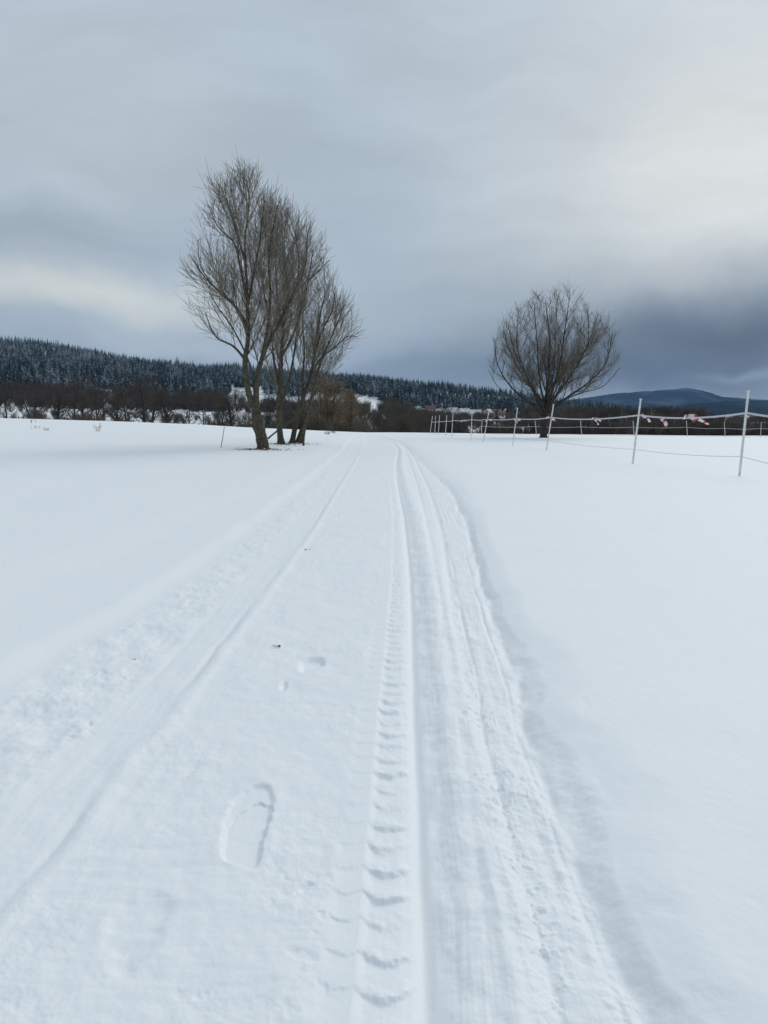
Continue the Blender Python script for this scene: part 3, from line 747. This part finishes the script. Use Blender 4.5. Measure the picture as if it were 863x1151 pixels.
for k in range(26):
    px = 640+k*5.9+rr.uniform(-4, 4); Y = rr.uniform(150, 210); topy = 462-10*math.exp(-((px-710)/40)**2)
    plant('bare_tree', PR_BROWN[k % 4], px, Y, (486-topy+rr.uniform(-4, 3))*Y/F, 9, 'one of the crowded dark bare trees filling the small wood under the mountain', 'tree', 'bare trees of the small wood', 1.0)
plant('ochre_tree', PR_OCH[0], 368, 112, 10.0, 9, 'broad ochre-brown bare tree behind the willow clump', 'tree', None, 1.25, .5)
plant('ochre_tree', PR_OCH[0], 392, 160, 10.5, 9, 'smaller reddish-brown bare tree right of the ochre tree', 'tree', None, 1.1, .5, 2.2)
bir = sorted([655, 668, 676, 688, 697, 706, 716, 722, 731, 738, 746, 758])
for k, px in enumerate(bir):
    Y = rr.uniform(124, 142); top = 452 if 680 < px < 740 else 458
    h = (488-top+rr.uniform(-3, 4))*Y/F
    plant('birch_tree', PR_BIRCH[k % 3], px, Y, h+.5, 12, '%s pale-stemmed birch from the left in the small wood under the mountain' % ORD[k], 'tree', 'birches in the small wood', 1.2)

# ------------------------------------------------------------------ thicket masses (one object each)
def shrub_variant(seed, nst=34, tw=7):
    rg = np.random.RandomState(seed); L = []
    for s in range(nst):
        a = rg.rand()*6.28; le = rg.uniform(.05, .75); d = unit(np.array([math.cos(a)*le, math.sin(a)*le, 1]))
        p = np.array([math.cos(a)*.12*rg.rand(), math.sin(a)*.12*rg.rand(), -.05]); ln = rg.uniform(.55, 1.05); P = [p]
        for k in range(3): d = unit(d+rg.normal(0, .1, 3)+[0, 0, .08]); P.append(P[-1]+d*ln/3)
        P = np.array(P); L.append((P, np.linspace(.012, .006, 4)))
        for t_ in range(tw):
            t = rg.uniform(.25, .95); q, dd, r = interp_poly(P, np.linspace(.012, .005, 4), t); e_ = unit(dd+rg.normal(0, .5, 3)+[0, 0, .2])
            L.append((np.array([q, q+e_*rg.uniform(.12, .32)]), np.array([.007, .004])))
    V0, F0 = tubes(L, 3); return V0, F0
SHR = [shrub_variant(s) for s in range(4)]
def thicket(name, spots, m, label):
    P = np.array([(x, y, gz_) for x, y, gz_, h in spots]); h = np.array([s[3] for s in spots]); n = len(spots); rg = np.random.RandomState(len(spots))
    VV, FF = tile(SHR, P, h, rg.uniform(.8, 1.3, n), rg.rand(n)*6.3, rg.randint(0, 4, n))
    tag(ob(name, mesh_np(name, VV, [FF], [m], None, False)), label, 'thicket', None, 'stuff'); print(name, n, len(FF))
def band(px0, px1, Y0, Y1, n, h0, h1, gaps=(), seed=1):
    rg = np.random.RandomState(seed); px = rg.uniform(px0, px1, n); Y = rg.uniform(Y0, Y1, n); out = []
    a = np.array([px_ray(p, 470)[0] for p in px]); X = a*Y; Z = ground_z(X, Y)
    cl = fbm(px, Y*.6, 22., 2, seed)
    for k in range(n):
        if any(g0 < px[k] < g1 and rg.rand() < .8 for g0, g1 in gaps): continue
        if cl[k] < -.42: continue
        out.append((X[k], Y[k], Z[k]-.1, rg.uniform(h0, h1)*(1+.3*cl[k])))
    return out
b1_ = band(-160, 300, 98, 122, 230, 1.2, 2.8, [(52, 66), (80, 92), (205, 232), (10, 20), (150, 162)], 3)+band(-160, 320, 125, 165, 120, 2.2, 4.0, [(45, 80), (196, 222), (120, 135)], 4)+band(-160, 330, 230, 330, 110, 2.0, 4.0, [(48, 80), (200, 222)], 14)+band(-160, 335, 335, 400, 360, 4.0, 7.5, [(256, 296)], 15)+band(-160, 250, 400, 470, 300, 5.0, 9.0, [], 25)
thicket('thicket', b1_, TWIG_B, 'brown leafless undergrowth along the far edge of the left field')
b2_ = band(300, 500, 96, 135, 190, 1.7, 3.0, [], 5)+band(300, 520, 140, 200, 190, 2.2, 4.2, [], 6)+band(320, 500, 210, 320, 300, 3.0, 5.5, [(385, 402), (410, 422)], 16)+band(320, 480, 320, 420, 180, 4.0, 6.0, [(400, 426)], 17)
thicket('thicket', b2_, TWIG_G, 'dark olive scrub behind the middle of the field')
b3_ = band(490, 1000, 92, 120, 460, 1.8, 2.6, [], 7)+band(630, 780, 150, 200, 260, 3.6, 6.0, [], 8)+band(485, 660, 150, 300, 150, 1.5, 3.0, [], 18)+band(640, 790, 200, 330, 260, 4.0, 6.5, [], 19)+band(475, 640, 240, 560, 520, 2.0, 4.2, [(548, 568)], 21)+band(575, 640, 500, 850, 200, 6, 9, [], 22)+band(780, 1100, 160, 300, 260, 2.2, 3.4, [], 23)+band(780, 1100, 300, 520, 260, 3.0, 4.6, [], 24)
thicket('thicket', b3_, TWIG_B, 'low dark scrub along the far edge of the right field')

# ------------------------------------------------------------------ village in the valley
WALLS = [simple('wall_cream', (.55, .48, .38), (.46, .40, .32), .9, 1), simple('wall_rose', (.46, .27, .22), (.38, .23, .19), .9, 1), simple('wall_grey', (.38, .37, .36), (.30, .30, .30), .9, 1)]
ROOFS = [simple('roof_snow', (.70, .73, .76), (.45, .45, .46), .8, 1), simple('roof_tile', (.20, .10, .08), (.14, .08, .07), .9, 1)]
GLASS = simple('window_dark', (.04, .05, .06), (.03, .035, .045), .25, 1)
def house(px, Y, w, d, h, wi, ri, rz, label, low=0.):
    a, _ = px_ray(px, 470); x = a*Y; r = empty('house', (x, Y, gz(x, Y)-.3+low), rz); w2, d2 = w/2, d/2
    g = Geo(); g.box((-w2, -d2, -1.5), (w2, d2, h)); g.add([(-w2, -d2, h), (-w2, d2, h), (-w2, 0, h+d*.42), (w2, -d2, h), (w2, d2, h), (w2, 0, h+d*.42)], [(0, 2, 1), (3, 4, 5)])
    ob('wall', g.mesh('wall', [WALLS[wi]]), r)
    g = Geo(); ov = .5; rh = h+d*.42
    for s in (-1, 1):
        A = [(-w2-ov, s*(d2+ov), h-ov*.84), (w2+ov, s*(d2+ov), h-ov*.84), (w2+ov, 0, rh+.02), (-w2-ov, 0, rh+.02)]
        A = np.array(A); B = A+[0, 0, .3]; VVv = np.vstack([A, B]); g.add(VVv, [(0, 1, 2, 3), (4, 7, 6, 5), (0, 4, 5, 1), (1, 5, 6, 2), (2, 6, 7, 3), (3, 7, 4, 0)])
    ro = ob('roof', g.mesh('roof', [ROOFS[ri]]), r)
    g = Geo(); g.box((w*.2, -.4, h+d*.2), (w*.2+.7, .3, rh+1.0)); ob('chimney', g.mesh('chimney', [WALLS[1]]), ro)
    for k in range(3):
        xx = -w2+w*(k+.5)/3; g = Geo(); g.box((xx-.5, -d2-.05, h*.4), (xx+.5, -d2+.02, h*.4+1.2)); ob('window', g.mesh('window', [GLASS]), r)
    tag(r, label, 'house', 'houses of the far village'); return r
hs = [(484, 640, 0, 1), (495, 560, 1, 0), (501, 760, 0, 0), (508, 500, 2, 0), (514, 680, 1, 1), (522, 600, 0, 0), (527, 740, 1, 1), (534, 520, 0, 0), (540, 690, 2, 1), (549, 560, 1, 0), (559, 640, 0, 1), (571, 720, 1, 0), (585, 600, 0, 1), (373, 420, 0, 0), (380, 430, 2, 0)]
for k, (px, Y, wi, ri) in enumerate(hs):
    lab = ('%s far village house from the left, %s walls, %s roof' % (ORD[k], ['cream', 'rose', 'grey'][wi], ['snowy', 'brown'][ri])) if k < 13 else \
        ['left pale house glimpsed behind the ochre tree', 'right pale house glimpsed behind the ochre tree'][k-13]
    house(px, Y, rr.uniform(6, 8), rr.uniform(5, 6), rr.uniform(3.0, 4.2), wi, ri, rr.uniform(-1.2, 1.2), lab, 0)

# ------------------------------------------------------------------ fences
def post_mesh(g, p0, p1, r=.022, cap=True):
    p0 = np.array(p0); p1 = np.array(p1); d = p1-p0
    g.tube([p0-d*.12, p0+d*.33, p0+d*.66, p1], [r*1.05, r, r, r*.92], 10)
    g.tube([p1-d*.012, p1+d*.012], [r*1.25, r*1.25], 10)           # cap
    for t in (.30, .55, .88): q = p0+d*t; g.tube([q-d*.006, q+d*.006], [r*1.45, r*1.45], 8)   # insulator rings
FR = [((831, 535), (841, 440)), ((711, 521), (720, 449)), ((614, 506), (622, 455)), ((576, 501), (581.5, 459)), ((543, 497), (549.5, 462)), ((529, 495), (530.5, 464)),
      ((507.5, 491.5), (509, 465)), ((500.5, 490.5), (502, 467)), ((492.5, 489.5), (494, 467)), ((488.5, 489), (489.5, 468)), ((483, 489), (486, 468))]
fe = empty('tape_fence', (8.5, 18, gz(8.5, 18))); o0 = np.array(fe.location)
tops = []
for k, (b, t) in enumerate([((1010, 570), (1024, 424))]+FR):
    base = hit(b[0], b[1], 8, 95); tp = at(t[0], t[1], base[1]); tops.append((base, tp))
    g = Geo(); post_mesh(g, base-o0, tp-o0, .026 if k < 4 else .024); ob('post', g.mesh('post', [WHITE_P], True), fe)
def tpt(k, py):     # point on post k at a picture height
    b, t = tops[k]; pb = proj(*b)[1]; pt = proj(*t)[1]; w = (pb-py)/(pb-pt); return b+(t-b)*w
RP = [466, 464, 466.6, 469.2, 470.5, 471, 471.5, 472.5, 473, 473.5, 473.8, 474]
def ribbon(g, pts, w, th=.002, mi=0, twist=0.0, stripes=None):
    P = np.array(pts, float); n = len(P); T = np.gradient(P, axis=0); T /= np.linalg.norm(T, axis=1, keepdims=True)
    up = np.array([0, 0, 1.]); S_ = np.cross(T, up); S_ /= np.linalg.norm(S_, axis=1, keepdims=True)+1e-6; U = np.cross(S_, T)
    an = np.linspace(0, twist, n)[:, None]; Wd = U*np.cos(an)+S_*np.sin(an); Nn = np.cross(T, Wd)
    for k in range(n-1):
        q = []
        for j in (k, k+1):
            for a, b_ in ((-1, -1), (1, -1), (1, 1), (-1, 1)): q.append(P[j]+Wd[j]*a*w/2+Nn[j]*b_*th/2)
        F6 = [(0, 4, 5, 1), (1, 5, 6, 2), (2, 6, 7, 3), (3, 7, 4, 0), (0, 1, 2, 3), (4, 7, 6, 5)]
        g.add(q, F6, mi if stripes is None else stripes(k))
g = Geo(); g2 = Geo()
for k in range(len(tops)-1):
    a = tpt(k, RP[k])-o0; b = tpt(k+1, RP[k+1])-o0; n = 13; t = np.linspace(0, 1, n)[:, None]
    off = np.array([0, -.03, 0]); sag = .10 if k < 3 else .06
    P = a*(1-t)+b*t+off-np.array([0, 0, 1])*(4*t*(1-t))*sag
    ribbon(g, P, .045, .004, 0, 0)
    aw = tpt(k, [548, 513, 505, 495, 491.5, 490.5, 489.5, 489, 488, 487.5, 487.5, 487.5][k])-o0; bw = tpt(k+1, [0, 513, 505, 495, 491.5, 490.5, 489.5, 489, 488, 487.5, 487.5, 487.5][k+1])-o0
    g2.tube(aw*(1-t)+bw*t+off-np.array([0, 0, 1])*(4*t*(1-t))*.05, np.full(n, .006), 5)
ob('tape', g.mesh('tape', [ROPE]), fe); ob('wire', g2.mesh('wire', [WIRE], True), fe)
tag(fe, 'near fence of leaning white posts with one pale tape, running away along the right field', 'fence')
# far fence, crossing the field
fb = empty('wire_fence', (20, 80, gz(20, 80))); o1 = np.array(fb.location); tb = []
for px in (541, 603, 654, 713, 773, 815.5, 855, 900, 950):
    lean = -1.5 if px not in (541, 855) else .6
    a, _ = px_ray(px, 488); Y = 78.0; x = a*Y; z = gz(x, Y); b = np.array([x, Y, z]); t = at(px+lean, 473.5 if px < 800 else 475, Y)
    tb.append((b, t)); g = Geo(); g.tube([b-o1-[0, 0, .2], t-o1], [.028, .024], 8); g.tube([t-o1-[0, 0, .02], t-o1+[0, 0, .03]], [.034, .034], 8); ob('post', g.mesh('post', [WHITE_P], True), fb)
g = Geo(); g2 = Geo()
for k in range(len(tb)-1):
    t = np.linspace(0, 1, 7)[:, None]
    for G, w, r in ((g, .62, .017), (g2, .10, .012)):
        a = tb[k][0]*(1-w)+tb[k][1]*w-o1; b = tb[k+1][0]*(1-w)+tb[k+1][1]*w-o1
        G.tube(a*(1-t)+b*t+[0, -.03, 0]-np.array([0, 0, .08])*(4*t*(1-t)), np.full(7, r), 5)
ob('tape', g.mesh('tape', [ROPE], True), fb); ob('wire', g2.mesh('wire', [WIRE], True), fb)
tag(fb, 'distant low fence of thin posts crossing the far edge of the right field', 'fence')
# red and white barrier strips tied on
def strip(px, py, Y, segs, label, w=.055, knot=True, group='red and white strips tied to the near fence'):
    a = at(px, py, Y); g = Geo(); rg2 = random.Random(int(px*7+py))
    for (dx, dy, n) in segs:
        b = at(px+dx, py+dy, Y+rg2.uniform(-.1, .1)); t = np.linspace(0, 1, n)[:, None]
        P = (b-a)*t; P = P+np.array([0, 1, 0])*np.sin(t*5+rg2.random()*3)*.05+np.array([0, 0, 1])*np.sin(t*3.14)*.03
        ribbon(g, P, w*1.3, .003, 0, rg2.uniform(.6, 1.6), lambda k: 1 if k % 3 == 0 else 0)
    if knot:
        for q in range(5):
            th = q*1.26; c = np.array([math.cos(th)*.03, math.sin(th)*.03, rg2.uniform(-.03, .03)])
            ribbon(g, [c*.2, c, c*1.6+[0, 0, .02]], w*.8, .003, 0, 1.0, lambda k, q=q: q % 2)
    o = ob('barrier_tape', g.mesh('barrier_tape', [TAPE_W, TAPE_R]), None, tuple(a)); tag(o, label, 'barrier tape', group); return o
def Yat(px, k):     # depth of the tape between post k and k+1 at column px
    A, B = tpt(k, RP[k]), tpt(k+1, RP[k+1]); u = px_ray(px, 470)[0]
    t = (u*A[1]-A[0])/((B[0]-A[0])-u*(B[1]-A[1])); return A[1]+(B[1]-A[1])*t
strip(772, 468.6, Yat(772, 1), [(25, 8.5, 9), (9, 5, 5), (-4, 3, 4), (10, -1, 5)], 'long knotted red and white strip flying right between the two nearest posts', .06)
strip(743, 469, Yat(743, 1), [(6, 11, 8), (5, 10, 7)], 'red and white strip hanging just right of the second post', .075, False)
strip(721, 466.5, tops[2][0][1]-.05, [(9.5, 8, 7), (3, 3, 4)], 'short white strip tied to the top of the second nearest post', .05)
strip(668, 470.5, Yat(668, 2), [(4, 7, 6), (-4, 1.5, 4), (7, 3, 4)], 'small red and white strip halfway between the second and third posts', .07)
strip(618, 470.5, tops[3][0][1]-.08, [(6.5, 3, 5), (-4, -1.5, 4)], 'red and white strip wound round the third post', .07)
strip(581, 471, tops[4][0][1]-.08, [(0, 6, 5), (3, 2, 4), (-3, 2, 4)], 'red and white bundle on the fourth post', .09)
strip(548.5, 472, tops[5][0][1]-.08, [(4, 1, 4), (-3, 2, 4)], 'faint reddish strip on the fifth post', .08)
strip(521, 472.5, 62, [(3, 1, 4), (-3, 1.5, 4)], 'faint reddish strip left of the sixth post', .09)

# ------------------------------------------------------------------ small things
b = hit(247.5, 503); t = at(252, 480, b[1])
g = Geo(); g.tube([b-[0, 0, .15]-b, (t-b)*.5+[.02, 0, 0], t-b], [.016, .014, .011], 6)
st = empty('thin_stake', tuple(b)); ob('shaft', g.mesh('shaft', [BARK_D], True), st); g = Geo(); q = (t-b)*.97; g.tube([q, q+(t-b)*.035], [.019, .017], 6); ob('tip', g.mesh('tip', [BARK_D], True), st)
tag(st, 'thin dark stake leaning in the snow left of the willows', 'stake')
b = hit(340.5, 501); t = at(343, 478, b[1]); g = Geo(); g.tube([(0, 0, -.1), tuple((t-b)*.5), tuple(t-b)], [.05, .045, .04], 7)
tag(ob('stump_pole', g.mesh('stump_pole', [BARK], True), None, tuple(b)), 'short upright dark pole at the right foot of the willow clump', 'pole')
def stalks(px, py, n, h, label, red=False, seed=1):
    b = hit(px, py); rg = np.random.RandomState(seed); L = []
    for k in range(n):
        d = unit(np.array([rg.normal(0, .35), rg.normal(0, .35), 1])); o = np.array([rg.normal(0, .12), rg.normal(0, .12), -.05]); hh = h*rg.uniform(.5, 1)
        P = np.array([o, o+d*hh*.5, o+d*hh+[rg.normal(0, .05), 0, -.02]]); L.append((P, np.array([.010, .008, .005])))
        for q in range(2): L.append((np.array([P[1], P[1]+rg.normal(0, .06, 3)+[0, 0, .07], P[1]+rg.normal(0, .05, 3)+[0, 0, .12]]), np.array([.006, .006, .004])))
    V0, F0 = tubes(L, 4); m = mesh_np('dry_weed', V0, [F0], [TWIG_O if red else TWIG], None, True)
    tag(ob('dry_weed', m, None, tuple(b)), label, 'weed', 'dry weeds poking out of the snow')
stalks(110, 485, 7, .75, 'reddish dry weed alone in the left field', True, 2)
stalks(52, 484, 6, .30, 'low pale weed near the left edge of the field', False, 3)
stalks(40, 482, 4, .28, 'tiny weed leftmost in the field', False, 4)
stalks(36, 475.5, 5, .4, 'low weed close to the thicket at the left field edge', False, 5)
stalks(375, 487, 14, .5, 'tuft of dark dry stems in snow right of the willow clump', False, 6)
stalks(368, 488.5, 12, .45, 'dark tussock in front of the ochre tree', False, 7)
# leaf litter round the willow feet: nobody could count it
g = Geo(); rg = np.random.RandomState(77)
for c, n, sx in ((bA, 230, .5), (bB, 110, .45), (bC, 130, .55)):
    for k in range(n):
        x = c[0]+rg.normal(0, sx); y = c[1]-.25+rg.normal(0, .45); z = gz(x, y)+.008; a = rg.rand()*6.28; s = rg.uniform(.025, .08)
        P = np.array([[-s, 0, 0], [0, -s*.45, .01], [s, 0, .006], [0, s*.45, .012]]); ca, sa = math.cos(a), math.sin(a)
        P = np.stack([P[:, 0]*ca-P[:, 1]*sa+x, P[:, 0]*sa+P[:, 1]*ca+y, P[:, 2]+z], 1); g.add(np.vstack([P, P-[0, 0, .006]]), [(0, 1, 2, 3), (7, 6, 5, 4), (0, 4, 5, 1), (1, 5, 6, 2), (2, 6, 7, 3), (3, 7, 4, 0)])
tag(ob('leaf_litter', g.mesh('leaf_litter', [LEAF])), 'brown leaf litter and twigs scattered at the foot of the willows', 'leaf litter', None, 'stuff')
def crumb(px, py, size, label, seed):
    x, y = gp(px, py); z = gz(x, y); rg = np.random.RandomState(seed); g = Geo()
    for k in range(5):
        a = rg.rand()*6.28; s = size*rg.uniform(.4, 1); c = np.array([rg.normal(0, size*.4), rg.normal(0, size*.4), .004])
        P = [c, c+np.array([math.cos(a), math.sin(a), .35])*s*.5, c+np.array([math.cos(a+.4), math.sin(a+.4), .2])*s]; g.tube(P, [size*.07, size*.09, size*.04], 5)
    tag(ob('dry_sprig', g.mesh('dry_sprig', [LEAF], True), None, (x, y, z)), label, 'plant debris', 'dry scraps lying on the track')
crumb(311.5, 727, .028, 'small dark sprig on the track above the small round dent', 1)
crumb(151, 742, .016, 'tiny dark scrap in the lumpy snow at the left of the track', 2)
crumb(345, 618, .03, 'tiny reddish scrap beside the left runner groove', 5)

# ------------------------------------------------------------------ haze: one even box of air
m = bpy.data.materials.new('haze_air'); m.use_nodes = True; t = m.node_tree; t.nodes.clear()
pv = node(t, 'ShaderNodeVolumePrincipled'); pv.inputs['Color'].default_value = (.22, .38, .62, 1); pv.inputs['Density'].default_value = .000052; pv.inputs['Anisotropy'].default_value = .1
node(t, 'ShaderNodeOutputMaterial', ins={'Volume': pv.outputs[0]})
lo = float(min(V[:, 2].min(), -8))-1.0
g = Geo(); g.box((-9500, -9500, lo), (9500, 9500, 520)); tag(ob('haze', g.mesh('haze', [m])), 'thin cold haze in the valley air', 'haze', None, 'stuff')
